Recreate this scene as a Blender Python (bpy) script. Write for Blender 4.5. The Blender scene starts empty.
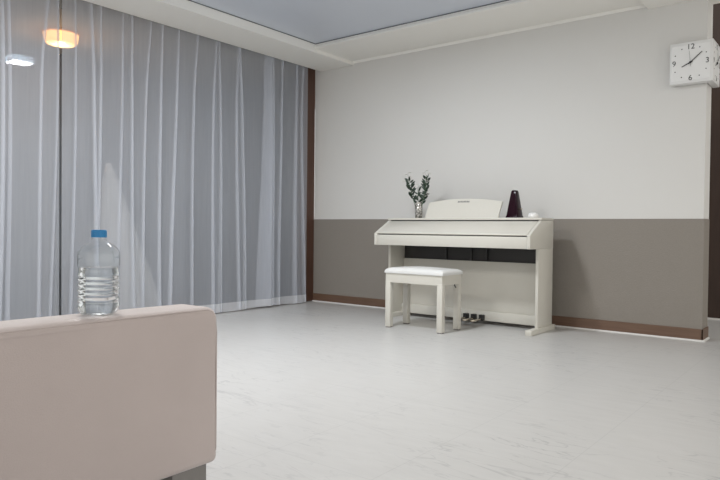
import bpy, bmesh, math, random
from mathutils import Vector, Matrix, noise
C = bpy.context.scene.collection
SC = bpy.context.scene
R = math.radians

# ------------------------------------------------------------------ camera
cam_d = bpy.data.cameras.new('camera')
cam_d.sensor_width = 36.0
cam_d.lens = 642.05 / 720 * 36.0
cam_d.clip_start = 0.05
cam = bpy.data.objects.new('camera', cam_d); C.objects.link(cam)
r_ = Vector((0.78698, 0.61688, 0.01016)); f_ = Vector((-0.61675, 0.78697, -0.01767))
yaw, pitch, roll = 0.664755, 0.017669, 0.01016
f_ = Vector((-math.sin(yaw)*math.cos(pitch), math.cos(yaw)*math.cos(pitch), -math.sin(pitch)))
r0 = Vector((math.cos(yaw), math.sin(yaw), 0)); u0 = r0.cross(f_)
r_ = r0*math.cos(roll) + u0*math.sin(roll); u_ = u0*math.cos(roll) - r0*math.sin(roll)
M = Matrix((r_, u_, -f_)).transposed().to_4x4()
M.translation = Vector((0, 0, 0.77))
cam.matrix_world = M
SC.camera = cam

# ------------------------------------------------------------------ world, lights, exposure
w = bpy.data.worlds.new('world'); SC.world = w; w.use_nodes = True
bg = w.node_tree.nodes['Background']
bg.inputs['Color'].default_value = (1.0, 0.98, 0.95, 1); bg.inputs['Strength'].default_value = 0.80
SC.view_settings.view_transform = 'Standard'; SC.view_settings.look = 'None'
SC.view_settings.gamma = 1.0; SC.view_settings.use_curve_mapping = False
SC.view_settings.exposure = 0.36

def area(name, loc, sx, sy, power, col, rot=(0, 0, 0)):
    l = bpy.data.lights.new(name, 'AREA'); l.shape = 'RECTANGLE'; l.size = sx; l.size_y = sy
    l.energy = power; l.color = col
    o = bpy.data.objects.new(name, l); o.location = loc; o.rotation_euler = rot; C.objects.link(o)
    return o
area('living_room_ceiling_light', (-2.60, 2.99, 2.405), 0.20, 0.20, 28, (0.94, 0.97, 1.0))
area('sofa_side_ceiling_light', (-2.95, 1.35, 2.36), 0.6, 0.6, 42, (1.0, 0.98, 0.95))
area('kitchen_ceiling_light', (2.2, 2.8, 2.30), 0.40, 0.40, 38, (1.0, 0.94, 0.86))

# ------------------------------------------------------------------ material helpers
def mat(name, col, rough=0.5, metal=0.0, spec=0.5, bump=None, var=None, sheen=0.0, emit=None):
    m = bpy.data.materials.new(name); m.use_nodes = True
    nt = m.node_tree; b = nt.nodes['Principled BSDF']
    b.inputs['Base Color'].default_value = (*col, 1); b.inputs['Roughness'].default_value = rough
    b.inputs['Metallic'].default_value = metal; b.inputs['Specular IOR Level'].default_value = spec
    if sheen: b.inputs['Sheen Weight'].default_value = sheen
    tc = nt.nodes.new('ShaderNodeTexCoord')
    if var:      # (scale, amount) soft colour variation
        n = nt.nodes.new('ShaderNodeTexNoise'); n.inputs['Scale'].default_value = var[0]; n.inputs['Detail'].default_value = 4
        nt.links.new(tc.outputs['Object'], n.inputs['Vector'])
        mx = nt.nodes.new('ShaderNodeMix'); mx.data_type = 'RGBA'
        a = var[1]
        mx.inputs[6].default_value = (*[c*(1-a) for c in col], 1); mx.inputs[7].default_value = (*[min(1, c*(1+a)) for c in col], 1)
        nt.links.new(n.outputs['Fac'], mx.inputs[0]); nt.links.new(mx.outputs[2], b.inputs['Base Color'])
    if bump:     # (scale, strength)
        n = nt.nodes.new('ShaderNodeTexNoise'); n.inputs['Scale'].default_value = bump[0]; n.inputs['Detail'].default_value = 3
        nt.links.new(tc.outputs['Object'], n.inputs['Vector'])
        bp = nt.nodes.new('ShaderNodeBump'); bp.inputs['Strength'].default_value = bump[1]; bp.inputs['Distance'].default_value = 0.01
        nt.links.new(n.outputs['Fac'], bp.inputs['Height']); nt.links.new(bp.outputs['Normal'], b.inputs['Normal'])
    if emit:
        b.inputs['Emission Color'].default_value = (*emit[0], 1); b.inputs['Emission Strength'].default_value = emit[1]
    return m

def wood(name, c1, c2, axis, rough=0.4):
    m = mat(name, c1, rough); nt = m.node_tree; b = nt.nodes['Principled BSDF']
    tc = nt.nodes.new('ShaderNodeTexCoord'); mp = nt.nodes.new('ShaderNodeMapping')
    s = [26, 26, 26]; s[axis] = 1.6
    mp.inputs['Scale'].default_value = s
    n = nt.nodes.new('ShaderNodeTexNoise'); n.inputs['Scale'].default_value = 2.5; n.inputs['Detail'].default_value = 6
    mx = nt.nodes.new('ShaderNodeMix'); mx.data_type = 'RGBA'
    mx.inputs[6].default_value = (*c1, 1); mx.inputs[7].default_value = (*c2, 1)
    nt.links.new(tc.outputs['Object'], mp.inputs['Vector']); nt.links.new(mp.outputs['Vector'], n.inputs['Vector'])
    nt.links.new(n.outputs['Fac'], mx.inputs[0]); nt.links.new(mx.outputs[2], b.inputs['Base Color'])
    return m

def sheer(name, dens, col=(0.725, 0.755, 0.82)):
    m = bpy.data.materials.new(name); m.use_nodes = True; nt = m.node_tree; nt.nodes.clear()
    out = nt.nodes.new('ShaderNodeOutputMaterial'); t = nt.nodes.new('ShaderNodeBsdfTransparent')
    d = nt.nodes.new('ShaderNodeBsdfDiffuse'); d.inputs['Color'].default_value = (*col, 1)
    tl = nt.nodes.new('ShaderNodeBsdfTranslucent'); tl.inputs['Color'].default_value = (*col, 1)
    m1 = nt.nodes.new('ShaderNodeMixShader'); m1.inputs[0].default_value = 0.3
    m2 = nt.nodes.new('ShaderNodeMixShader')
    nt.links.new(d.outputs[0], m1.inputs[1]); nt.links.new(tl.outputs[0], m1.inputs[2])
    nt.links.new(t.outputs[0], m2.inputs[1]); nt.links.new(m1.outputs[0], m2.inputs[2])
    # woven threads: small variation of how closely the cloth is woven
    tc = nt.nodes.new('ShaderNodeTexCoord'); n = nt.nodes.new('ShaderNodeTexNoise'); mp = nt.nodes.new('ShaderNodeMapping')
    mp.inputs['Scale'].default_value = (60, 60, 3); n.inputs['Scale'].default_value = 1.0
    mr = nt.nodes.new('ShaderNodeMapRange'); mr.inputs[3].default_value = dens-0.03; mr.inputs[4].default_value = dens+0.03
    nt.links.new(tc.outputs['Object'], mp.inputs[0]); nt.links.new(mp.outputs[0], n.inputs['Vector'])
    nt.links.new(n.outputs['Fac'], mr.inputs[0]); nt.links.new(mr.outputs[0], m2.inputs[0])
    nt.links.new(m2.outputs[0], out.inputs[0])
    return m

def clear_pane(name, tint=(0.96, 0.98, 0.98), base=0.0, rough=0.0, ior=1.45):
    """thin clear sheet: mostly see-through with a mirror sheen"""
    m = bpy.data.materials.new(name); m.use_nodes = True; nt = m.node_tree; nt.nodes.clear()
    out = nt.nodes.new('ShaderNodeOutputMaterial'); t = nt.nodes.new('ShaderNodeBsdfTransparent'); t.inputs[0].default_value = (*tint, 1)
    g = nt.nodes.new('ShaderNodeBsdfGlossy'); g.inputs['Roughness'].default_value = rough
    f = nt.nodes.new('ShaderNodeLayerWeight'); f.inputs['Blend'].default_value = 0.5
    pw = nt.nodes.new('ShaderNodeMath'); pw.operation = 'POWER'; pw.inputs[1].default_value = 5.0
    r0_ = ((ior-1)/(ior+1))**2
    a = nt.nodes.new('ShaderNodeMath'); a.operation = 'MULTIPLY_ADD'; a.inputs[1].default_value = 1-r0_; a.inputs[2].default_value = r0_+base; a.use_clamp = True
    m2 = nt.nodes.new('ShaderNodeMixShader')
    nt.links.new(f.outputs['Facing'], pw.inputs[0]); nt.links.new(pw.outputs[0], a.inputs[0]); nt.links.new(a.outputs[0], m2.inputs[0])
    nt.links.new(t.outputs[0], m2.inputs[1]); nt.links.new(g.outputs[0], m2.inputs[2]); nt.links.new(m2.outputs[0], out.inputs[0])
    return m

def marble_floor():
    m = mat('marble_tile_vinyl', (0.7, 0.7, 0.7), 0.33); nt = m.node_tree; b = nt.nodes['Principled BSDF']; L = nt.links
    tc = nt.nodes.new('ShaderNodeTexCoord')
    mp = nt.nodes.new('ShaderNodeMapping'); mp.inputs['Rotation'].default_value = (0, 0, R(-22)); mp.inputs['Scale'].default_value = (1.3, 6.0, 1)
    L.new(tc.outputs['Object'], mp.inputs[0])
    n = nt.nodes.new('ShaderNodeTexNoise'); n.inputs['Scale'].default_value = 2.0; n.inputs['Detail'].default_value = 8; n.inputs['Distortion'].default_value = 0.7
    L.new(mp.outputs[0], n.inputs['Vector'])
    # thin veins where the noise crosses its middle
    s1 = nt.nodes.new('ShaderNodeMath'); s1.operation = 'SUBTRACT'; s1.inputs[1].default_value = 0.5; L.new(n.outputs['Fac'], s1.inputs[0])
    s2 = nt.nodes.new('ShaderNodeMath'); s2.operation = 'ABSOLUTE'; L.new(s1.outputs[0], s2.inputs[0])
    mr = nt.nodes.new('ShaderNodeMapRange'); mr.inputs[1].default_value = 0; mr.inputs[2].default_value = 0.016; mr.inputs[3].default_value = 1; mr.inputs[4].default_value = 0
    L.new(s2.outputs[0], mr.inputs[0])
    n2 = nt.nodes.new('ShaderNodeTexNoise'); n2.inputs['Scale'].default_value = 1.7; n2.inputs['Detail'].default_value = 3; L.new(tc.outputs['Object'], n2.inputs['Vector'])
    r2 = nt.nodes.new('ShaderNodeMapRange'); r2.inputs[1].default_value = 0.40; r2.inputs[2].default_value = 0.66; r2.inputs[3].default_value = 0; r2.inputs[4].default_value = 0.6
    L.new(n2.outputs['Fac'], r2.inputs[0])
    ml = nt.nodes.new('ShaderNodeMath'); ml.operation = 'MULTIPLY'; L.new(mr.outputs[0], ml.inputs[0]); L.new(r2.outputs[0], ml.inputs[1])
    n3 = nt.nodes.new('ShaderNodeTexNoise'); n3.inputs['Scale'].default_value = 5; n3.inputs['Detail'].default_value = 5; L.new(mp.outputs[0], n3.inputs['Vector'])
    c1 = nt.nodes.new('ShaderNodeMix'); c1.data_type = 'RGBA'; c1.inputs[6].default_value = (0.49, 0.485, 0.475, 1); c1.inputs[7].default_value = (0.56, 0.555, 0.545, 1)
    L.new(n3.outputs['Fac'], c1.inputs[0])
    c2 = nt.nodes.new('ShaderNodeMix'); c2.data_type = 'RGBA'; c2.inputs[7].default_value = (0.27, 0.27, 0.28, 1)
    L.new(ml.outputs[0], c2.inputs[0]); L.new(c1.outputs[2], c2.inputs[6])
    # tile joints
    br = nt.nodes.new('ShaderNodeTexBrick'); br.offset = 0.0; br.squash = 1.0
    br.inputs['Scale'].default_value = 1.0; br.inputs['Mortar Size'].default_value = 0.0022; br.inputs['Mortar Smooth'].default_value = 0.4
    br.inputs['Brick Width'].default_value = 0.421; br.inputs['Row Height'].default_value = 0.421
    mp2 = nt.nodes.new('ShaderNodeMapping'); mp2.inputs['Location'].default_value = (0.752, 0.12, 0); L.new(tc.outputs['Object'], mp2.inputs[0])
    L.new(mp2.outputs[0], br.inputs['Vector'])
    mu = nt.nodes.new('ShaderNodeMath'); mu.operation = 'MULTIPLY'; mu.inputs[1].default_value = 0.24; L.new(br.outputs['Fac'], mu.inputs[0])
    c3 = nt.nodes.new('ShaderNodeMix'); c3.data_type = 'RGBA'; c3.inputs[7].default_value = (0.3, 0.3, 0.3, 1)
    L.new(mu.outputs[0], c3.inputs[0]); L.new(c2.outputs[2], c3.inputs[6]); L.new(c3.outputs[2], b.inputs['Base Color'])
    return m

MT = {}
MT['wall'] = mat('pale_wallpaper', (0.69, 0.68, 0.655), 0.85, spec=0.2, bump=(220, 0.12), var=(1.2, 0.02))
MT['wains'] = mat('grey_brown_wallpaper', (0.275, 0.250, 0.221), 0.85, spec=0.2, bump=(260, 0.35), var=(180, 0.10))
MT['ceil'] = mat('ceiling_paper', (0.86, 0.845, 0.80), 0.8, spec=0.2)
MT['tray'] = mat('ceiling_paper_lamp_tint', (0.62, 0.66, 0.73), 0.38, spec=0.4)  # bluish cast of the LED lamp is put into the paper colour
MT['gap'] = mat('painted_gap_shade', (0.12, 0.13, 0.14), 0.7)  # dark colour stands in for the shade at the tray edge
MT['floor'] = marble_floor()
MT['basewood'] = wood('baseboard_wood', (0.105, 0.058, 0.036), (0.19, 0.115, 0.078), 0)
MT['jamb'] = wood('jamb_wood', (0.060, 0.026, 0.016), (0.105, 0.050, 0.031), 2)
MT['door'] = wood('dark_door_wood', (0.030, 0.017, 0.012), (0.060, 0.034, 0.024), 2, 0.5)
MT['caulk'] = mat('white_caulk', (0.72, 0.71, 0.69), 0.6)
MT['balc'] = mat('balcony_paint', (0.15, 0.16, 0.185), 0.8, spec=0.2)
MT['balcc'] = mat('balcony_ceiling_lamp_warmth', (0.50, 0.44, 0.40), 0.8, spec=0.2)  # warm light of the balcony lamp is mixed into this colour
MT['pane'] = clear_pane('window_glass')
MT['sheer'] = sheer('sheer_voile', 0.40)
MT['hem'] = sheer('sheer_hem', 0.66, (0.80, 0.81, 0.84))
MT['piano'] = mat('ivory_piano_finish', (0.61, 0.59, 0.53), 0.30, spec=0.4, var=(40, 0.02))
MT['pianodark'] = mat('piano_dark_panel', (0.025, 0.023, 0.022), 0.5)
MT['slit'] = mat('dark_slit', (0.03, 0.03, 0.03), 0.6)
MT['benchcush'] = mat('white_vinyl', (0.68, 0.68, 0.665), 0.38, bump=(300, 0.05))
MT['rubber'] = mat('grey_foot_pad', (0.16, 0.15, 0.14), 0.7)
MT['brass'] = mat('pedal_metal', (0.65, 0.58, 0.48), 0.25, metal=1.0)
MT['black'] = mat('black_plastic', (0.015, 0.015, 0.016), 0.4)
MT['logo'] = mat('grey_logo_print', (0.20, 0.20, 0.19), 0.5)
MT['clock'] = mat('white_clock_plastic', (0.74, 0.74, 0.73), 0.4)
MT['clockface'] = mat('clock_dial_white', (0.80, 0.80, 0.79), 0.5)
MT['ink'] = mat('black_clock_print', (0.02, 0.02, 0.022), 0.5)
MT['sofa'] = mat('blush_velvet', (0.50, 0.435, 0.418), 0.9, spec=0.1, bump=(420, 0.15), var=(5, 0.07), sheen=0.5)
MT['sofaleg'] = mat('brushed_steel', (0.20, 0.19, 0.18), 0.4, metal=0.3)
MT['metro'] = mat('dark_plum_lacquer', (0.017, 0.004, 0.009), 0.2, spec=0.12)
MT['leaf'] = mat('dark_green_leaf', (0.013, 0.032, 0.017), 0.5, var=(60, 0.4))
MT['stem'] = mat('green_stem', (0.05, 0.085, 0.04), 0.6)
MT['petal'] = mat('white_petal', (0.80, 0.79, 0.76), 0.6)
MT['cap'] = mat('blue_cap_plastic', (0.012, 0.20, 0.46), 0.35)
MT['shell'] = clear_pane('clear_bottle_plastic', (0.93, 0.95, 0.96), 0.05, 0.06, 1.45)
MT['cloth'] = mat('pale_pinkish_cloth', (0.48, 0.44, 0.43), 0.9, var=(14, 0.12))
MT['lampglow'] = mat('warm_lamp_glass', (0.9, 0.75, 0.55), 0.4, emit=((1.0, 0.42, 0.13), 1.7))
MT['lampbase'] = mat('lamp_base_white', (0.7, 0.68, 0.65), 0.5)
MT['ledglow'] = mat('led_diffuser', (0.9, 0.92, 0.95), 0.4, emit=((0.60, 0.80, 1.0), 14.0))
MT['dish'] = mat('white_ceramic', (0.78, 0.77, 0.75), 0.3)
def water_mat():
    m = bpy.data.materials.new('water'); m.use_nodes = True; b = m.node_tree.nodes['Principled BSDF']
    b.inputs['Base Color'].default_value = (0.97, 0.985, 0.99, 1); b.inputs['Roughness'].default_value = 0.0
    b.inputs['IOR'].default_value = 1.33; b.inputs['Transmission Weight'].default_value = 1.0
    return m
MT['water'] = water_mat()
def vase_mat():
    m = mat('cut_glass_vase', (0.5, 0.49, 0.46), 0.15, metal=0.3); nt = m.node_tree; b = nt.nodes['Principled BSDF']
    tc = nt.nodes.new('ShaderNodeTexCoord'); v = nt.nodes.new('ShaderNodeTexVoronoi'); v.inputs['Scale'].default_value = 62
    cr = nt.nodes.new('ShaderNodeValToRGB'); cr.color_ramp.elements[0].color = (0.62, 0.60, 0.56, 1); cr.color_ramp.elements[1].color = (0.10, 0.095, 0.085, 1)
    cr.color_ramp.elements[0].position = 0.15; cr.color_ramp.elements[1].position = 0.75
    nt.links.new(tc.outputs['Object'], v.inputs['Vector']); nt.links.new(v.outputs['Distance'], cr.inputs[0]); nt.links.new(cr.outputs[0], b.inputs['Base Color'])
    bp = nt.nodes.new('ShaderNodeBump'); bp.inputs['Strength'].default_value = 0.6; bp.inputs['Distance'].default_value = 0.004
    nt.links.new(v.outputs['Distance'], bp.inputs['Height']); nt.links.new(bp.outputs[0], b.inputs['Normal'])
    return m
MT['vase'] = vase_mat()

# ------------------------------------------------------------------ mesh helpers
def add_box(bm, a, b, bevel=0.0, seg=2):
    a, b = Vector(a), Vector(b); c = (a+b)/2; s = b-a
    v = bmesh.ops.create_cube(bm, size=1.0, matrix=Matrix.Translation(c) @ Matrix.Diagonal((abs(s.x), abs(s.y), abs(s.z), 1)))['verts']
    if bevel:
        e = list({e for x in v for e in x.link_edges})
        bmesh.ops.bevel(bm, geom=e, offset=bevel, segments=seg, profile=0.5, affect='EDGES')
    return bm
def box(a, b, bevel=0.0, seg=2): return add_box(bmesh.new(), a, b, bevel, seg)
def add_prism(bm, pts, axis, lo, hi, bevel=0.0):
    """closed 2-D outline extruded along an axis (pts are the two other axes in x,y,z order)"""
    def P(p, t):
        q = list(p); q.insert(axis, t); return q
    f = [bm.verts.new(P(p, lo)) for p in pts]; g = [bm.verts.new(P(p, hi)) for p in pts]
    bm.faces.new(f); bm.faces.new(g)
    n = len(pts)
    for i in range(n): bm.faces.new((f[i], f[(i+1) % n], g[(i+1) % n], g[i]))
    bmesh.ops.recalc_face_normals(bm, faces=bm.faces[:])
    if bevel:
        es = [e for e in bm.edges if e.verts[0] in f+g]
        bmesh.ops.bevel(bm, geom=es, offset=bevel, segments=2, profile=0.5, affect='EDGES')
    return bm
def add_lathe(bm, prof, c=(0, 0, 0), n=32, sq=None, closed=True):
    """prof: (radius, z); sq: superellipse exponent for squarish sections"""
    rows = []
    for k, (r, z) in enumerate(prof):
        row = []
        for i in range(n):
            a = 2*math.pi*i/n; ca, sa = math.cos(a), math.sin(a); rr = r
            e = sq[k] if sq else 2
            if e != 2: rr = r / ((abs(ca)**e + abs(sa)**e)**(1/e))
            row.append(bm.verts.new((c[0]+rr*ca, c[1]+rr*sa, c[2]+z)))
        rows.append(row)
    for a, b in zip(rows, rows[1:]):
        for i in range(n): bm.faces.new((a[i], a[(i+1) % n], b[(i+1) % n], b[i]))
    if closed:
        bm.faces.new(rows[0][::-1]); bm.faces.new(rows[-1])
    return bm
def add_tube(bm, pts, r, n=6):
    pts = [Vector(p) for p in pts]; rows = []
    for i, p in enumerate(pts):
        d = (pts[min(i+1, len(pts)-1)] - pts[max(i-1, 0)]).normalized()
        s = d.cross(Vector((0.31, 0.7, 0.2))).normalized(); t = d.cross(s)
        rr = r[i] if isinstance(r, (list, tuple)) else r
        rows.append([bm.verts.new(p + (s*math.cos(2*math.pi*k/n) + t*math.sin(2*math.pi*k/n))*rr) for k in range(n)])
    for a, b in zip(rows, rows[1:]):
        for k in range(n): bm.faces.new((a[k], a[(k+1) % n], b[(k+1) % n], b[k]))
    bm.faces.new(rows[0][::-1]); bm.faces.new(rows[-1])
    return bm
def obj(name, bm, m, parent=None, smooth=False, offset=None):
    me = bpy.data.meshes.new(name)
    bmesh.ops.recalc_face_normals(bm, faces=bm.faces[:])
    base = Vector(parent.location) if parent is not None and parent.parent is None else Vector((0, 0, 0))
    if parent is not None and parent.parent is not None: base = Vector(parent.parent.location)
    if parent is not None and parent.type == 'MESH' and parent.parent is None: base = Vector((0, 0, 0))
    if base.length: bmesh.ops.translate(bm, verts=bm.verts[:], vec=-base)
    bm.to_mesh(me); bm.free()
    me.materials.append(MT[m])
    if smooth:
        for p in me.polygons: p.use_smooth = True
    o = bpy.data.objects.new(name, me); C.objects.link(o)
    if parent is not None: o.parent = parent
    return o
def auto(o, ang=35):
    for p in o.data.polygons: p.use_smooth = True
    try: o.data.set_sharp_from_angle(angle=R(ang))
    except Exception: pass
    return o
def tag(o, label, cat, group=None):
    o['label'] = label; o['category'] = cat
    if group: o['group'] = group
    return o
def thing(name, label, cat, loc=(0, 0, 0), group=None):
    o = bpy.data.objects.new(name, None); o.empty_display_size = 0.1; o.location = loc; C.objects.link(o)
    return tag(o, label, cat, group)
def struct(name, bm, m, parent=None):
    o = obj(name, bm, m, parent)
    if parent is None: o['kind'] = 'structure'
    return o

# ------------------------------------------------------------------ the room
D = 5.045; XL = -4.572; XE = -0.885; YE = 5.235
struct('floor', box((-4.75, -2.2, -0.10), (2.6, 6.5, 0.0)), 'floor')
struct('wall_back', box((XL, D, 0.0), (XE, YE, 2.62)), 'wall')
# darker lower paper, wraps round the partition's end
wb = bmesh.new()
add_box(wb, (XL, D-0.004, 0.085), (XE+0.004, D, 0.864)); add_box(wb, (XE, D, 0.085), (XE+0.004, YE, 0.864))
struct('trim_1', wb, 'wains')
bb = bmesh.new()
add_box(bb, (XL, D-0.014, 0.0), (XE+0.012, D, 0.085), 0.002, 1); add_box(bb, (XE, D-0.014, 0.0), (XE+0.012, YE, 0.085), 0.002, 1)
struct('baseboard_back', bb, 'basewood')
ck = bmesh.new()
add_prism(ck, [(D-0.026, 0.0), (D-0.014, 0.010), (D-0.012, 0.0)], 0, XL, XE+0.024)
add_prism(ck, [(XE+0.012, 0.010), (XE+0.024, 0.0), (XE+0.010, 0.0)], 1, D-0.026, YE)
struct('trim_2', ck, 'caulk')
# corridor beyond the partition
struct('wall_corridor', box((-2.2, 6.42, 0.0), (2.6, 6.5, 3.0)), 'wall')
struct('door_1', box((-1.35, 6.38, 0.014), (0.1, 6.42, 2.9)), 'door')
struct('baseboard_corridor', box((-1.35, 6.37, 0.0), (0.1, 6.42, 0.014)), 'caulk')

# ceiling: low beam along the curtains, thin step, tray edged by a dark strip painted as shade
zb, zc, zt = 2.41, 2.445, 2.492
xb, xs = -4.50, -4.06
tx0, tx1, ty1 = -4.06, -1.28, 4.475
struct('ceiling_beam', box((xb, -2.2, zb), (xs, D, 2.62)), 'ceil')
struct('ceiling_curtain_pocket', box((-4.75, -2.2, 2.52), (xb, D, 2.62)), 'ceil')
struct('ceiling_rear_band', box((xs, ty1, zc), (-1.28, D, 2.62)), 'ceil')
struct('ceiling_right_band', box((-1.28, -2.2, zb), (2.6, 5.22, 2.62)), 'ceil')
struct('ceiling', box((xs, -2.2, zt), (-1.28, ty1, 2.62)), 'tray')
gp = bmesh.new(); g = 0.005
add_box(gp, (xs, ty1-g, zt-0.006), (-1.28, ty1, zt)); add_box(gp, (xs, -2.2, zt-0.006), (xs+g, ty1-g, zt))
struct('trim_3', gp, 'gap')  # solid dark strip, the shade of the gap is in its colour
cv = bmesh.new()   # cove moulding
add_prism(cv, [(ty1-0.0, zc), (ty1-0.012, zc+0.004), (ty1-0.012, zc+0.02), (ty1, zc+0.03)], 0, xs, -1.28)
struct('trim_4', cv, 'ceil')
cw = bmesh.new()   # small moulding where the rear band meets the wall
add_prism(cw, [(D, zc-0.020), (D-0.005, zc-0.020), (D-0.016, zc-0.004), (D-0.016, zc), (D, zc)], 0, xs, -1.28)
struct('trim_6', cw, 'ceil')

# glazed wall and balcony
struct('trim_5', box((-4.75, 4.915, 0.0), (XL, D, 2.52), 0.003, 1), 'jamb')
win = struct('window_1', box((-4.668, -2.2, 0.03), (-4.662, 4.915, 2.49)), 'pane')
fr = bmesh.new()
add_box(fr, (-4.70, -2.2, 0.0), (-4.63, 4.915, 0.03)); add_box(fr, (-4.70, -2.2, 2.49), (-4.63, 4.915, 2.52))
obj('window_frame', fr, 'jamb', win)
struct('floor_balcony', box((-6.1, -2.2, -0.10), (-4.75, 6.5, -0.0)), 'balc')
struct('wall_balcony', box((-6.1, -2.2, 0.0), (-5.99, 6.5, 2.39)), 'balc')
struct('wall_balcony_end', box((-5.99, 5.06, 0.0), (-4.75, 5.16, 2.39)), 'balc')
struct('wall_balcony_near', box((-5.99, -2.2, 0.0), (-4.75, -2.1, 2.39)), 'balc')
struct('ceiling_balcony', box((-6.1, -2.2, 2.39), (-4.75, 6.5, 2.62)), 'balcc')

# ------------------------------------------------------------------ curtains
CX = -4.515
def px_to_y(px):      # where a line of sight at that azimuth crosses the curtain plane
    d = f_ + r_*((px-360)/642.05); return d.y*CX/d.x
def curtain(name, label, y0, y1, folds, seed):
    rnd = random.Random(seed)
    F = []
    for y, wd in folds:
        F.append((y, wd, rnd.uniform(-0.07, 0.07), rnd.uniform(0.4, 1.0), rnd.uniform(-1, 1)))
    F.sort()
    def section(t):           # t = 0 top .. 1 bottom -> list of (y, x) control points
        pts = [(y0, 0.0)]
        prev = y0
        for (y, wd, sl, k, ph) in F:
            yy = y + sl*(t-0.5) + 0.16*ph*max(0, 0.22-t) + 0.008*math.sin(5*t+ph*3)
            ww = wd*(0.55+0.45*k*t + 0.3*(1-t)*abs(ph))
            mid = (prev+yy)/2
            pts.append((mid, (0.006+0.016*t)*math.sin(3*ph+y*9)))
            dd = 0.009 + (0.012*k + 0.28*wd)*t
            pts += [(yy-ww*0.2, dd*0.5), (yy+ww*0.5, dd), (yy+ww*0.5, dd*0.2), (yy-ww*0.5, -dd*0.4), (yy-ww*0.5, -dd), (yy+ww*0.2, -dd*0.7)]
            prev = yy
        pts.append(((prev+y1)/2, 0.01*t)); pts.append((y1, 0.0))
        return pts
    def spline(pts, n=4):
        out = []
        P = [pts[0]]+pts+[pts[-1]]
        for i in range(1, len(P)-2):
            for j in range(n):
                u = j/n; q = []
                for a in range(2):
                    p0, p1, p2, p3 = P[i-1][a], P[i][a], P[i+1][a], P[i+2][a]
                    q.append(0.5*(2*p1+(p2-p0)*u+(2*p0-5*p1+4*p2-p3)*u*u+(3*p1-p0-3*p2+p3)*u**3))
                out.append(q)
        out.append(pts[-1]); return out
    def sheet(z0, z1, rows, off):
        bm = bmesh.new(); g = []
        for k in range(rows+1):
            z = z1+(z0-z1)*k/rows; t = (2.52-z)/2.52
            g.append([bm.verts.new((CX+x+off, y, z + (0.006*math.sin(y*7+seed) if k == rows else 0))) for y, x in spline(section(t))])
        for a, b in zip(g, g[1:]):
            for i in range(len(a)-1): bm.faces.new((a[i], a[i+1], b[i+1], b[i]))
        return bm
    c = obj(name, sheet(0.016, 2.52, 30, 0), 'sheer', None, True)
    obj('hem', sheet(0.014, 0.088, 2, 0.002), 'hem', c, True)
    return tag(c, label, 'curtain')
pf = [(74, .006), (95, .016), (99, .008), (120, .004), (132, .014), (145, .005), (160, .010), (174, .010), (193, .012), (213, .010), (220, .006), (237, .014), (243, .010), (266, .115), (272, .03), (280, .008), (295, .020), (302, .010)]
curtain('sheer_curtain', 'wide white sheer curtain panel hanging between the dark gap and the wooden jamb',
        px_to_y(61.5), px_to_y(306.5), [(px_to_y(p), s) for p, s in pf], 3)
curtain('sheer_curtain', 'white sheer curtain panel left of the dark gap, behind the sofa end',
        0.6, px_to_y(59.2), [(px_to_y(p), s) for p, s in [(-160, .03), (-120, .04), (-80, .03), (-40, .04), (-15, .03), (2, .020), (9, .014), (41, .012), (55, .006)]], 8)

# pale cloth standing behind the curtain, on the balcony
cl = bmesh.new(); rows = []
for k in range(15):
    t = k/14; z = 1.30*(1-t); row = []
    for i in range(28):
        a = 2*math.pi*i/28
        rr = 0.02+0.30*t + 0.018*t*math.sin(6*a+2*t)+0.010*t*math.sin(11*a)
        row.append(cl.verts.new((-5.02+0.32*rr*math.cos(a)/0.4, 2.96+0.12*t + rr*1.22*math.sin(a), z)))
    rows.append(row)
for a, b in zip(rows, rows[1:]):
    for i in range(28): cl.faces.new((a[i], a[(i+1) % 28], b[(i+1) % 28], b[i]))
cl.faces.new(rows[0]); cl.faces.new(rows[-1])
tag(obj('draped_cloth', cl, 'cloth', None, True), 'pale pinkish cloth rising to a point, seen through the sheer curtain', 'cloth')

# balcony ceiling lamp
LX, LY = -5.36, 2.72
bl = thing('balcony_ceiling_lamp', 'round drum ceiling lamp glowing warm orange behind the curtain', 'lamp', (LX, LY, 2.39))
obj('base_plate', add_lathe(bmesh.new(), [(0.125, 2.38), (0.125, 2.39)], (LX, LY, 0)), 'lampbase', bl)
auto(obj('lamp_shade', add_lathe(bmesh.new(), [(0.02, 2.292), (0.09, 2.294), (0.115, 2.302), (0.132, 2.325), (0.140, 2.38)], (LX, LY, 0), 40), 'lampglow', bl), 50)

pl = bpy.data.lights.new('balcony_lamp_light', 'POINT'); pl.energy = 3; pl.color = (1.0, 0.62, 0.34); pl.shadow_soft_size = 0.05
po = bpy.data.objects.new('balcony_lamp_light', pl); po.location = (LX, LY, 2.22); C.objects.link(po)

# main ceiling lamp of the room
cx, cy = -2.60, 2.99
ll = thing('led_ceiling_lamp', 'flat white square ceiling lamp above the middle of the room', 'lamp', (cx, cy, zt))
obj('housing', box((cx-0.11, cy-0.11, zt-0.03), (cx+0.11, cy+0.11, zt)), 'lampbase', ll)
obj('diffuser', box((cx-0.10, cy-0.10, zt-0.08), (cx+0.10, cy+0.10, zt-0.03), 0.01), 'ledglow', ll)

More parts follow.
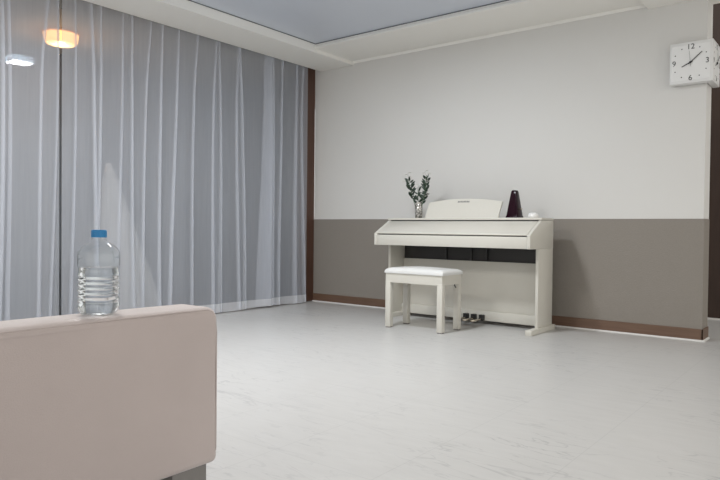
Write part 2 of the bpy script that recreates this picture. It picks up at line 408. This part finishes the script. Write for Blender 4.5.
# ------------------------------------------------------------------ digital piano
x0, x1 = -3.294, -1.890
PX = (x0+x1)/2
pn = thing('digital_piano', 'ivory white digital piano with closed lid standing against the back wall', 'piano', (PX, 4.65, 0))
side = [(4.84, 0.632), (4.405, 0.632), (4.400, 0.637), (4.400, 0.733), (4.612, 0.846), (4.84, 0.846)]
for a, b in ((x0, x0+0.026), (x1-0.026, x1)):
    auto(obj('side_panel', add_prism(bmesh.new(), side, 0, a, b, 0.002), 'piano', pn))
xi0, xi1 = x0+0.027, x1-0.027
auto(obj('top_panel', box((x0-0.003, 4.600, 0.848), (x1+0.003, 4.845, 0.866), 0.004), 'piano', pn))
lid = add_prism(bmesh.new(), [(4.416, 0.728), (4.406, 0.733), (4.408, 0.741), (4.60, 0.8405), (4.60, 0.825), (4.43, 0.728)], 0, xi0, xi1, 0.0015)
ld = auto(obj('key_lid', lid, 'piano', pn))
obj('key_lid_slit', box((xi0, 4.4305, 0.712), (xi1, 4.44, 0.727)), 'slit', pn)
obj('upper_slit', box((xi0, 4.612, 0.80), (xi1, 4.63, 0.847)), 'slit', pn)
auto(obj('front_rail', box((xi0, 4.403, 0.634), (xi1, 4.43, 0.7215), 0.003), 'piano', pn))
obj('keybed_bottom', box((xi0, 4.43, 0.634), (xi1, 4.838, 0.645)), 'piano', pn)
obj('rear_panel', box((xi0, 4.826, 0.646), (xi1, 4.838, 0.846)), 'piano', pn)
for a, b, yf in ((x0+0.032, x0+0.055, 4.545), (x1-0.026, x1-0.003, 4.425)):
    auto(obj('leg', box((a, 4.565, 0.036), (b, 4.845, 0.632), 0.003), 'piano', pn))
    ft = add_prism(bmesh.new(), [(yf, 0.0), (yf, 0.034), (yf+0.007, 0.040), (4.88, 0.040), (4.885, 0.034), (4.885, 0.0)], 0, a-0.014, b+0.012, 0.002)
    auto(obj('foot', ft, 'piano', pn))
xj0, xj1 = x0+0.056, x1-0.027
auto(obj('lower_panel', box((xj0, 4.762, 0.108), (xj1, 4.778, 0.512), 0.002), 'piano', pn))
auto(obj('base_rail', box((xj0, 4.742, 0.030), (xj1, 4.778, 0.108), 0.003), 'piano', pn))
obj('speaker_panel', box((xj0, 4.785, 0.500), (xj1, 4.80, 0.633)), 'pianodark', pn)
for xx in (-2.56, -2.42, -2.80):   # dark seams of the speaker boxes
    obj('speaker_bracket', box((xx-0.006, 4.762, 0.513), (xx+0.006, 4.785, 0.633)), 'slit', pn)
# pedals
for k in (-1, 0, 1):
    xx = -2.505+0.072*k
    pd = bmesh.new()
    add_prism(pd, [(xx-0.010, 4.743), (xx-0.011, 4.645), (xx-0.021, 4.60), (xx-0.019, 4.56), (xx, 4.545), (xx+0.019, 4.56), (xx+0.021, 4.60), (xx+0.011, 4.645), (xx+0.010, 4.743)], 2, 0.040, 0.052, 0.002)
    p = auto(obj('pedal', pd, 'brass', pn))
    obj('pedal_bracket', box((xx-0.018, 4.70, 0.034), (xx+0.018, 4.741, 0.080), 0.004), 'black', p)
# music rest: leaning board with a gently arched top edge
mr_ = bmesh.new(); N = 24; fr_, bk_ = [], []
def rest(u, v, th):     # u across, v up
    xb_ = -2.598 + (u-0.5)*(0.675 + 0.005*v)
    zz = 0.866 + v*(0.132 + 0.028*(1-(2*u-1)**2))
    yy = 4.635 + 0.075*v + th
    return (xb_, yy, zz)
out = [rest(i/N, 1, 0) for i in range(N+1)]
v1 = [mr_.verts.new(rest(i/N, 1, 0)) for i in range(N+1)]; v0 = [mr_.verts.new(rest(i/N, 0, 0)) for i in range(N+1)]
w1 = [mr_.verts.new(rest(i/N, 1, 0.014)) for i in range(N+1)]; w0 = [mr_.verts.new(rest(i/N, 0, 0.014)) for i in range(N+1)]
for i in range(N):
    mr_.faces.new((v0[i], v0[i+1], v1[i+1], v1[i])); mr_.faces.new((w0[i+1], w0[i], w1[i], w1[i+1]))
    mr_.faces.new((v1[i], v1[i+1], w1[i+1], w1[i])); mr_.faces.new((v0[i+1], v0[i], w0[i], w0[i+1]))
mr_.faces.new((v0[0], v1[0], w1[0], w0[0])); mr_.faces.new((v0[N], w0[N], w1[N], v1[N]))
rst = auto(obj('music_rest', mr_, 'piano', pn))
lg = bmesh.new()
for i in range(8):      # tiny printed name plate, too small to read in the photo
    u0_ = 0.418+0.0205*i
    p = [rest(u0_, 0.80, -0.001), rest(u0_+0.015, 0.80, -0.001), rest(u0_+0.015, 0.885, -0.001), rest(u0_, 0.885, -0.001)]
    lg.faces.new([lg.verts.new(q) for q in p])
obj('name_mark', lg, 'logo', rst)

# ------------------------------------------------------------------ bench
bx0, bx1, by0, by1 = -2.942, -2.428, 4.082, 4.372
BX, BY = (bx0+bx1)/2, (by0+by1)/2
bn = thing('piano_bench', 'white square-legged piano bench with a padded seat in front of the piano', 'bench', (BX, BY, 0))
lw = 0.046
for a in (bx0, bx1-lw):
    for b in (by0, by1-lw):
        l = auto(obj('leg', box((a, b, 0.006), (a+lw, b+lw, 0.365), 0.003), 'piano', bn))
        obj('foot_pad', box((a+0.004, b+0.004, 0.0), (a+lw-0.004, b+lw-0.004, 0.006)), 'rubber', l)
ap = bmesh.new()
for a, b in (((bx0+0.002, by0+0.002, 0.355), (bx1-0.002, by0+0.022, 0.428)), ((bx0+0.002, by1-0.022, 0.355), (bx1-0.002, by1-0.002, 0.428)),
             ((bx0+0.002, by0+0.022, 0.355), (bx0+0.022, by1-0.022, 0.428)), ((bx1-0.022, by0+0.022, 0.355), (bx1-0.002, by1-0.022, 0.428))):
    add_box(ap, a, b)
obj('seat_frame', ap, 'piano', bn)
for a in (bx0, bx1-lw):
    for b in (by0, by1-lw):
        pass
cu = bmesh.new(); NX, NY = 30, 20; o_ = 0.006; grid = []
def cush(u, v):
    e = min(u, 1-u)*(bx1-bx0+2*o_); g_ = min(v, 1-v)*(by1-by0+2*o_); d = min(e, g_)
    k = 1-max(0, 1-d/0.04)**2.2
    sw = 0.013*math.sin(math.pi*u)*math.sin(math.pi*v)
    return (bx0-o_+u*(bx1-bx0+2*o_), by0-o_+v*(by1-by0+2*o_), 0.436+0.031*math.sqrt(max(0, k))+sw)
def ease(i, n):
    t = i/n; return 0.5-0.5*math.cos(math.pi*t)
grid = [[cu.verts.new(cush(ease(i, NX), ease(j, NY))) for j in range(NY+1)] for i in range(NX+1)]
for i in range(NX):
    for j in range(NY): cu.faces.new((grid[i][j], grid[i+1][j], grid[i+1][j+1], grid[i][j+1]))
bnd = [grid[i][0] for i in range(NX+1)]+[grid[NX][j] for j in range(1, NY+1)]+[grid[i][NY] for i in range(NX-1, -1, -1)]+[grid[0][j] for j in range(NY-1, 0, -1)]
low = [cu.verts.new((v.co.x*0.996+BX*0.004, v.co.y*0.996+BY*0.004, 0.428)) for v in bnd]
for i in range(len(bnd)): cu.faces.new((bnd[i], low[i], low[(i+1) % len(bnd)], bnd[(i+1) % len(bnd)]))
cu.faces.new(low)
auto(obj('seat_cushion', cu, 'benchcush', bn), 60)
hg = bmesh.new(); add_tube(hg, [(bx1-0.023, by1-0.07, 0.357), (bx1-0.023, by1-0.06, 0.335), (bx1-0.023, by1-0.046, 0.325)], 0.004)
obj('lid_hinge', hg, 'black', bn)

# ------------------------------------------------------------------ things on the piano
TZ = 0.866
mx, my = -2.150, 4.70
mt = thing('metronome', 'dark plum pyramid metronome standing on the right of the piano top', 'metronome', (mx, my, TZ))
def frustum(bm, w0_, d0_, w1_, d1_, z0, z1):
    v = [bm.verts.new((mx+sx*a, my+sy*b, z)) for z, a, b in ((z0, w0_, d0_), (z1, w1_, d1_)) for sx, sy in ((-1, -1), (1, -1), (1, 1), (-1, 1))]
    for i in range(4): bm.faces.new((v[i], v[(i+1) % 4], v[4+(i+1) % 4], v[4+i]))
    bm.faces.new(v[3::-1]); bm.faces.new(v[4:])
    bmesh.ops.bevel(bm, geom=bm.edges[:], offset=0.003, segments=2, affect='EDGES', profile=0.5)
    return bm
auto(obj('case', frustum(bmesh.new(), 0.047, 0.051, 0.021, 0.025, TZ+0.014, TZ+0.205), 'metro', mt))
auto(obj('base', frustum(bmesh.new(), 0.051, 0.056, 0.049, 0.054, TZ, TZ+0.016), 'metro', mt))
auto(obj('cap', frustum(bmesh.new(), 0.021, 0.025, 0.016, 0.019, TZ+0.205, TZ+0.216), 'metro', mt))
fp = bmesh.new()   # the front cover plate, slightly proud of the sloping case
fp.faces.new([fp.verts.new(q) for q in ((mx-0.035, my-0.0495, TZ+0.03), (mx+0.035, my-0.0495, TZ+0.03), (mx+0.016, my-0.0285, TZ+0.19), (mx-0.016, my-0.0285, TZ+0.19))])
r = bmesh.ops.extrude_face_region(fp, geom=fp.faces[:]); bmesh.ops.translate(fp, vec=(0, -0.003, 0), verts=[v for v in r['geom'] if isinstance(v, bmesh.types.BMVert)])
obj('front_cover', fp, 'metro', mt)
kk = bmesh.new(); add_tube(kk, [(mx+0.037, my, TZ+0.07), (mx+0.057, my, TZ+0.07)], 0.004, 8); add_box(kk, (mx+0.055, my-0.010, TZ+0.064), (mx+0.060, my+0.010, TZ+0.076), 0.002)
obj('winding_key', kk, 'brass', mt)

dx, dy = -2.005, 4.72
auto(tag(obj('round_box', add_lathe(bmesh.new(), [(0.036, TZ), (0.041, TZ+0.005), (0.041, TZ+0.018), (0.039, TZ+0.020), (0.039, TZ+0.023), (0.034, TZ+0.033), (0.022, TZ+0.040), (0.008, TZ+0.042)], (dx, dy, 0), 28), 'dish'),
    'small flat white round box on the right end of the piano top', 'box'), 50)

vx, vy = -3.040, 4.70
vs = thing('glass_vase', 'slim patterned glass vase at the left end of the piano top', 'vase', (vx, vy, TZ))
vb = add_lathe(bmesh.new(), [(0.026, 0), (0.030, 0.004), (0.033, 0.05), (0.034, 0.09), (0.030, 0.118), (0.025, 0.130), (0.028, 0.140),
                             (0.025, 0.140), (0.022, 0.130), (0.026, 0.115), (0.030, 0.09), (0.029, 0.05), (0.024, 0.012)], (vx, vy, TZ), 28)
auto(obj('vase_body', vb, 'vase', vs), 60)
def sprig(label, tip, bend, nleaf, seed, blossoms):
    rnd = random.Random(seed); base = Vector((vx, vy, TZ+0.03)); tip = Vector(tip)
    base += Vector(((tip.x-vx)*0.06, (tip.y-vy)*0.06, 0))
    def P(t): return base.lerp(tip, t) + Vector(bend)*math.sin(math.pi*t)
    t_ = thing('flower_sprig', label, 'flower', tuple(base), 'flower sprigs in the vase')
    obj('stem', add_tube(bmesh.new(), [P(i/14) for i in range(15)], 0.0022, 5), 'stem', t_)
    lf = bmesh.new()
    for i in range(nleaf):
        t = 0.36+0.58*i/nleaf; p = P(t); a = rnd.uniform(0, 2*math.pi); up = rnd.uniform(0.35, 1.0)
        d = Vector((math.cos(a), math.sin(a)*0.6, up)).normalized(); s = d.cross(Vector((0.2, -1, 0.3))).normalized()
        n_ = d.cross(s); L = rnd.uniform(0.036, 0.068); W = L*0.17
        v = [p, p+d*L*0.35+s*W+n_*0.003, p+d*L*0.7+s*W*0.8, p+d*L-n_*0.004, p+d*L*0.7-s*W*0.8, p+d*L*0.35-s*W+n_*0.003]
        vv = [lf.verts.new(q) for q in v]; lf.faces.new(vv)
    r = bmesh.ops.extrude_face_region(lf, geom=lf.faces[:])
    bmesh.ops.translate(lf, vec=(0, 0.0008, 0.0008), verts=[v for v in r['geom'] if isinstance(v, bmesh.types.BMVert)])
    obj('foliage', lf, 'leaf', t_)
    for (bx, by, bz) in blossoms:
        b = bmesh.new(); c = tip + Vector((bx, by, bz))
        add_tube(b, [P(0.80), P(0.80).lerp(c, 0.5)+Vector((0, 0, 0.004)), c], 0.0012, 4)
        for k in range(6):
            a = k*math.pi/3+seed; d = Vector((math.cos(a), math.sin(a), 0.35)); s = Vector((-math.sin(a), math.cos(a), 0))
            q = [c, c+d*0.010+s*0.006, c+d*0.019+s*0.005, c+d*0.022, c+d*0.019-s*0.005, c+d*0.010-s*0.006]
            b.faces.new([b.verts.new(x) for x in q])
        bmesh.ops.create_icosphere(b, subdivisions=1, radius=0.005, matrix=Matrix.Translation(c))
        obj('blossom', b, 'petal', t_)
sprig('leafy flower sprig leaning left in the glass vase, white blossoms at its tip', (-3.150, 4.70, 1.215), (-0.012, 0, 0.01), 34, 1, [(-0.025, 0, 0.03), (0.0, 0.01, 0.045), (0.02, -0.01, 0.01), (-0.045, 0, -0.03)])
sprig('leafy flower sprig leaning right in the glass vase, tallest of the bunch', (-2.965, 4.70, 1.235), (0.018, 0, 0.0), 34, 2, [(0.0, 0, 0.035), (-0.025, 0, 0.02), (0.022, 0.01, 0.01), (0.012, 0, -0.05)])
sprig('short thin flower sprig standing upright in the middle of the glass vase', (-3.045, 4.69, 1.135), (0.0, 0, 0.0), 12, 5, [(0.0, 0, 0.02), (0.018, -0.01, 0.0)])
sprig('short flower sprig bending low to the right over the rim of the glass vase', (-2.962, 4.69, 1.075), (0.0, 0, 0.02), 10, 7, [(0.02, 0, 0.01), (0.03, 0, -0.015)])

# ------------------------------------------------------------------ two-faced clock on the partition's corner
cz0, cz1 = 1.813, 2.100; cx0, cx1 = -1.107, -0.834; cyf = 4.968; cyb = 5.240
cz = (cz0+cz1)/2
ckt = thing('corner_wall_clock', 'white square two-sided clock wrapped round the corner of the wall', 'clock', ((cx0+cx1)/2, D-0.004, cz))
bd = add_prism(bmesh.new(), [(cx0, cyf), (cx1, cyf), (cx1, cyb), (XE+0.006, cyb), (XE+0.006, D-0.005), (cx0, D-0.005)], 2, cz0, cz1, 0.003)
auto(obj('case', bd, 'clock', ckt))
def text_bm(s, size, place):
    cu_ = bpy.data.curves.new('numeral', 'FONT'); cu_.body = s; cu_.size = size; cu_.align_x = 'CENTER'; cu_.align_y = 'CENTER'; cu_.extrude = 0.0004
    to = bpy.data.objects.new('numeral', cu_); C.objects.link(to)
    dg = bpy.context.evaluated_depsgraph_get(); me = bpy.data.meshes.new_from_object(to.evaluated_get(dg))
    bpy.data.objects.remove(to); bpy.data.curves.remove(cu_)
    b = bmesh.new(); b.from_mesh(me); bpy.data.meshes.remove(me)
    for v in b.verts: v.co = place(v.co.x, v.co.y, v.co.z)
    return b
def dial(o, ux, nrm, rad):
    """o: dial centre on the case face, ux: direction to the reader's right, nrm: out of the face"""
    o, ux, nrm = Vector(o), Vector(ux), Vector(nrm); uz = Vector((0, 0, 1))
    def W(x, y, z): return o + ux*x + uz*y + nrm*z
    h = rad*1.10
    b = bmesh.new()
    v = [b.verts.new(W(x, y, z)) for z in (-0.0005, 0.0012) for x, y in ((-h, -h), (h, -h), (h, h), (-h, h))]
    for i in range(4): b.faces.new((v[i], v[(i+1) % 4], v[4+(i+1) % 4], v[4+i]))
    b.faces.new(v[:4]); b.faces.new(v[4:])
    face = obj('dial', b, 'clockface', ckt)
    for s, hr in (('12', 12), ('3', 3), ('6', 6), ('9', 9)):
        a = R(90-30*hr); cxx, cyy = rad*0.95*math.cos(a), rad*0.98*math.sin(a)
        obj('numeral', text_bm(s, 0.052, lambda x, y, z: W(cxx+x, cyy+y, 0.0018+z)), 'ink', face)
    for hr in (1, 2, 4, 5, 7, 8, 10, 11):
        a = R(90-30*hr); b = bmesh.new(); rr = rad*1.02
        c = W(rr*math.cos(a), rr*math.sin(a), 0.0016)
        q = [c+(ux*math.cos(k*math.pi/5)+uz*math.sin(k*math.pi/5))*0.0040 for k in range(10)]
        f0 = [b.verts.new(x) for x in q]; f1 = [b.verts.new(x+nrm*0.0008) for x in q]
        b.faces.new(f0); b.faces.new(f1)
        for k in range(10): b.faces.new((f0[k], f0[(k+1) % 10], f1[(k+1) % 10], f1[k]))
        obj('hour_dot', b, 'ink', face)
    def hand(name, ang, L, tail, wd, z):
        a = R(90-ang); d = Vector((math.cos(a), math.sin(a))); s = Vector((-d.y, d.x)); b = bmesh.new()
        P4 = [d*-tail+s*wd, d*-tail-s*wd, d*L-s*wd*0.7, d*L+s*wd*0.7]
        f0 = [b.verts.new(W(p.x, p.y, z)) for p in P4]; f1 = [b.verts.new(W(p.x, p.y, z+0.0012)) for p in P4]
        b.faces.new(f0); b.faces.new(f1)
        for k in range(4): b.faces.new((f0[k], f0[(k+1) % 4], f1[(k+1) % 4], f1[k]))
        obj(name, b, 'ink', ckt)
    hand('hour_hand', 244, 0.062, 0.014, 0.0040, 0.004)
    hand('minute_hand', 48, 0.098, 0.016, 0.0032, 0.006)
    hand('second_hand', 354, 0.080, 0.030, 0.0009, 0.008)
    b = bmesh.new(); q = [(math.cos(k*math.pi/8)*0.007, math.sin(k*math.pi/8)*0.007) for k in range(16)]
    f0 = [b.verts.new(W(x, y, 0.001)) for x, y in q]; f1 = [b.verts.new(W(x, y, 0.0098)) for x, y in q]
    b.faces.new(f0); b.faces.new(f1)
    for k in range(16): b.faces.new((f0[k], f0[(k+1) % 16], f1[(k+1) % 16], f1[k]))
    obj('hub', b, 'ink', ckt)
dial(((cx0+cx1)/2-0.003, cyf, cz), (1, 0, 0), (0, -1, 0), 0.111)
dial((cx1, (cyf+cyb)/2, cz), (0, 1, 0), (1, 0, 0), 0.111)

# ------------------------------------------------------------------ sofa (seen from behind its right end)
sf = thing('sofa', 'blush beige velvet sofa with steel legs, its back panel filling the lower left', 'sofa', (-1.35, 0.4, 0))
def rounded(a, b, bev, cuts, bulge, name, m='sofa', parent=sf, seedv=0.0, corner=0.0):
    bm = bmesh.new()
    if corner:      # rounder upper end corners, then the softer edges round both faces
        add_box(bm, a, b)
        es = [e for e in bm.edges if abs(e.verts[0].co.x-e.verts[1].co.x) > 0.01 and e.verts[0].co.z > (a[2]+b[2])/2]
        bmesh.ops.bevel(bm, geom=es, offset=corner, segments=6, profile=0.5, affect='EDGES')
        es = [e for e in bm.edges if abs(e.verts[0].co.x-e.verts[1].co.x) < 0.001 and len(e.link_faces) == 2 and any(abs(f.normal.x) > 0.9 for f in e.link_faces)]
        es += [e for e in bm.edges if abs(e.verts[0].co.x-e.verts[1].co.x) > 0.01 and e.verts[0].co.z < a[2]+0.001]
        bmesh.ops.bevel(bm, geom=es, offset=bev, segments=4, profile=0.5, affect='EDGES')
    else: add_box(bm, a, b, bev, 5)
    ce = (Vector(a)+Vector(b))/2; sz = (Vector(b)-Vector(a))/2
    bmesh.ops.subdivide_edges(bm, edges=[e for e in bm.edges if e.calc_length() > 0.1], cuts=cuts, use_grid_fill=True)
    for v in bm.verts:
        q = Vector(((v.co.x-ce.x)/sz.x, (v.co.y-ce.y)/sz.y, (v.co.z-ce.z)/sz.z))
        f = Vector(((1-q.y**2)*(1-q.z**2)*q.x, (1-q.x**2)*(1-q.z**2)*q.y, (1-q.x**2)*(1-q.y**2)*q.z))
        v.co += f*bulge + Vector((0.5, 0.5, 0.3))*0.006*(noise.noise(v.co*4+Vector((seedv, 0, 0))))
    return auto(obj(name, bm, m, parent), 70)
rounded((-1.418, -0.80, 0.168), (-1.292, 1.068, 0.568), 0.017, 8, 0.008, 'backrest', corner=0.034)
pip = bmesh.new()      # piping seam along the top and the end of the back panel
pth = [(-1.2925, -0.78, 0.562)]+[(-1.2955, -0.7+0.1*i, 0.5635) for i in range(17)]+[(-1.2955, 1.032, 0.5625), (-1.2955, 1.048, 0.556), (-1.296, 1.058, 0.544)]+[(-1.296, 1.0625, 0.50-0.06*i) for i in range(6)]
add_tube(pip, pth, 0.0022, 6)
obj('piping', pip, 'sofa', sf, True)
rounded((-2.12, -0.80, 0.165), (-1.421, 1.06, 0.30), 0.03, 4, 0.004, 'seat_base', seedv=2)
rounded((-2.14, -0.66, 0.303), (-1.425, 0.20, 0.42), 0.04, 4, 0.012, 'seat_cushion', seedv=3)
rounded((-2.14, 0.206, 0.303), (-1.425, 0.92, 0.42), 0.04, 4, 0.012, 'seat_cushion', seedv=4)
rounded((-2.12, 0.925, 0.303), (-1.425, 1.06, 0.46), 0.04, 4, 0.006, 'armrest', seedv=5)
rounded((-2.12, -0.80, 0.303), (-1.425, -0.665, 0.46), 0.04, 4, 0.006, 'armrest', seedv=6)
for (a, b) in ((-1.40, 0.945), (-1.40, -0.76), (-2.08, 0.93), (-2.08, -0.76)):
    auto(obj('leg', box((a, b, 0.0), (a+0.085, b+0.105, 0.168), 0.004), 'sofaleg', sf))

# ------------------------------------------------------------------ water bottle on the sofa back
wx, wy, wz = -1.352, 0.774, 0.5745
bt = thing('water_bottle', 'clear ribbed plastic water bottle with a blue cap, standing on the sofa back', 'bottle', (wx, wy, wz))
H = 0.186
prof, sq = [], []
def add(r, z, e): prof.append((r*(0.86 if r > 0.017 else 1), z)); sq.append(e)
add(0.030, 0.004, 2.6); add(0.040, 0.0, 3); add(0.045, 0.005, 3.2); add(0.0470, 0.014, 3.4)
z = 0.020
while z < 0.088:
    add(0.0475, z, 3.4); add(0.0440, z+0.0045, 3.2); add(0.0475, z+0.009, 3.4); z += 0.0115
for z_, r_v, e in ((0.094, 0.0455, 3.2), (0.102, 0.0455, 3.2), (0.108, 0.0480, 3.2), (0.128, 0.0480, 3.2), (0.138, 0.0470, 3.0), (0.148, 0.041, 2.6), (0.156, 0.030, 2.2), (0.162, 0.020, 2), (0.166, 0.0150, 2), (0.174, 0.0150, 2)):
    add(r_v, z_, e)
b = bmesh.new(); add_lathe(b, prof, (wx, wy, wz), 48, sq)
bmesh.ops.rotate(b, verts=b.verts[:], cent=(wx, wy, 0), matrix=Matrix.Rotation(R(38), 3, 'Z'))
auto(obj('bottle_body', b, 'shell', bt), 60)
wp = [(r-0.0015, z+0.0012) for r, z in prof if z < 0.107]; ws = [s for s, (r, z) in zip(sq, prof) if z < 0.107]
b = bmesh.new(); add_lathe(b, wp, (wx, wy, wz), 48, ws)
bmesh.ops.rotate(b, verts=b.verts[:], cent=(wx, wy, 0), matrix=Matrix.Rotation(R(38), 3, 'Z'))
auto(obj('water', b, 'water', bt), 60)
b = bmesh.new(); n = 48; rows = []
for z_, r_v in ((0.170, 0.0162), (0.185, 0.0160), (0.187, 0.0145)):
    rows.append([b.verts.new((wx+(r_v+(0.0005 if i % 2 else 0))*math.cos(2*math.pi*i/n), wy+(r_v+(0.0005 if i % 2 else 0))*math.sin(2*math.pi*i/n), wz+z_)) for i in range(n)])
for p, q in zip(rows, rows[1:]):
    for i in range(n): b.faces.new((p[i], p[(i+1) % n], q[(i+1) % n], q[i]))
b.faces.new(rows[0][::-1]); b.faces.new(rows[-1])
obj('cap', b, 'cap', bt)
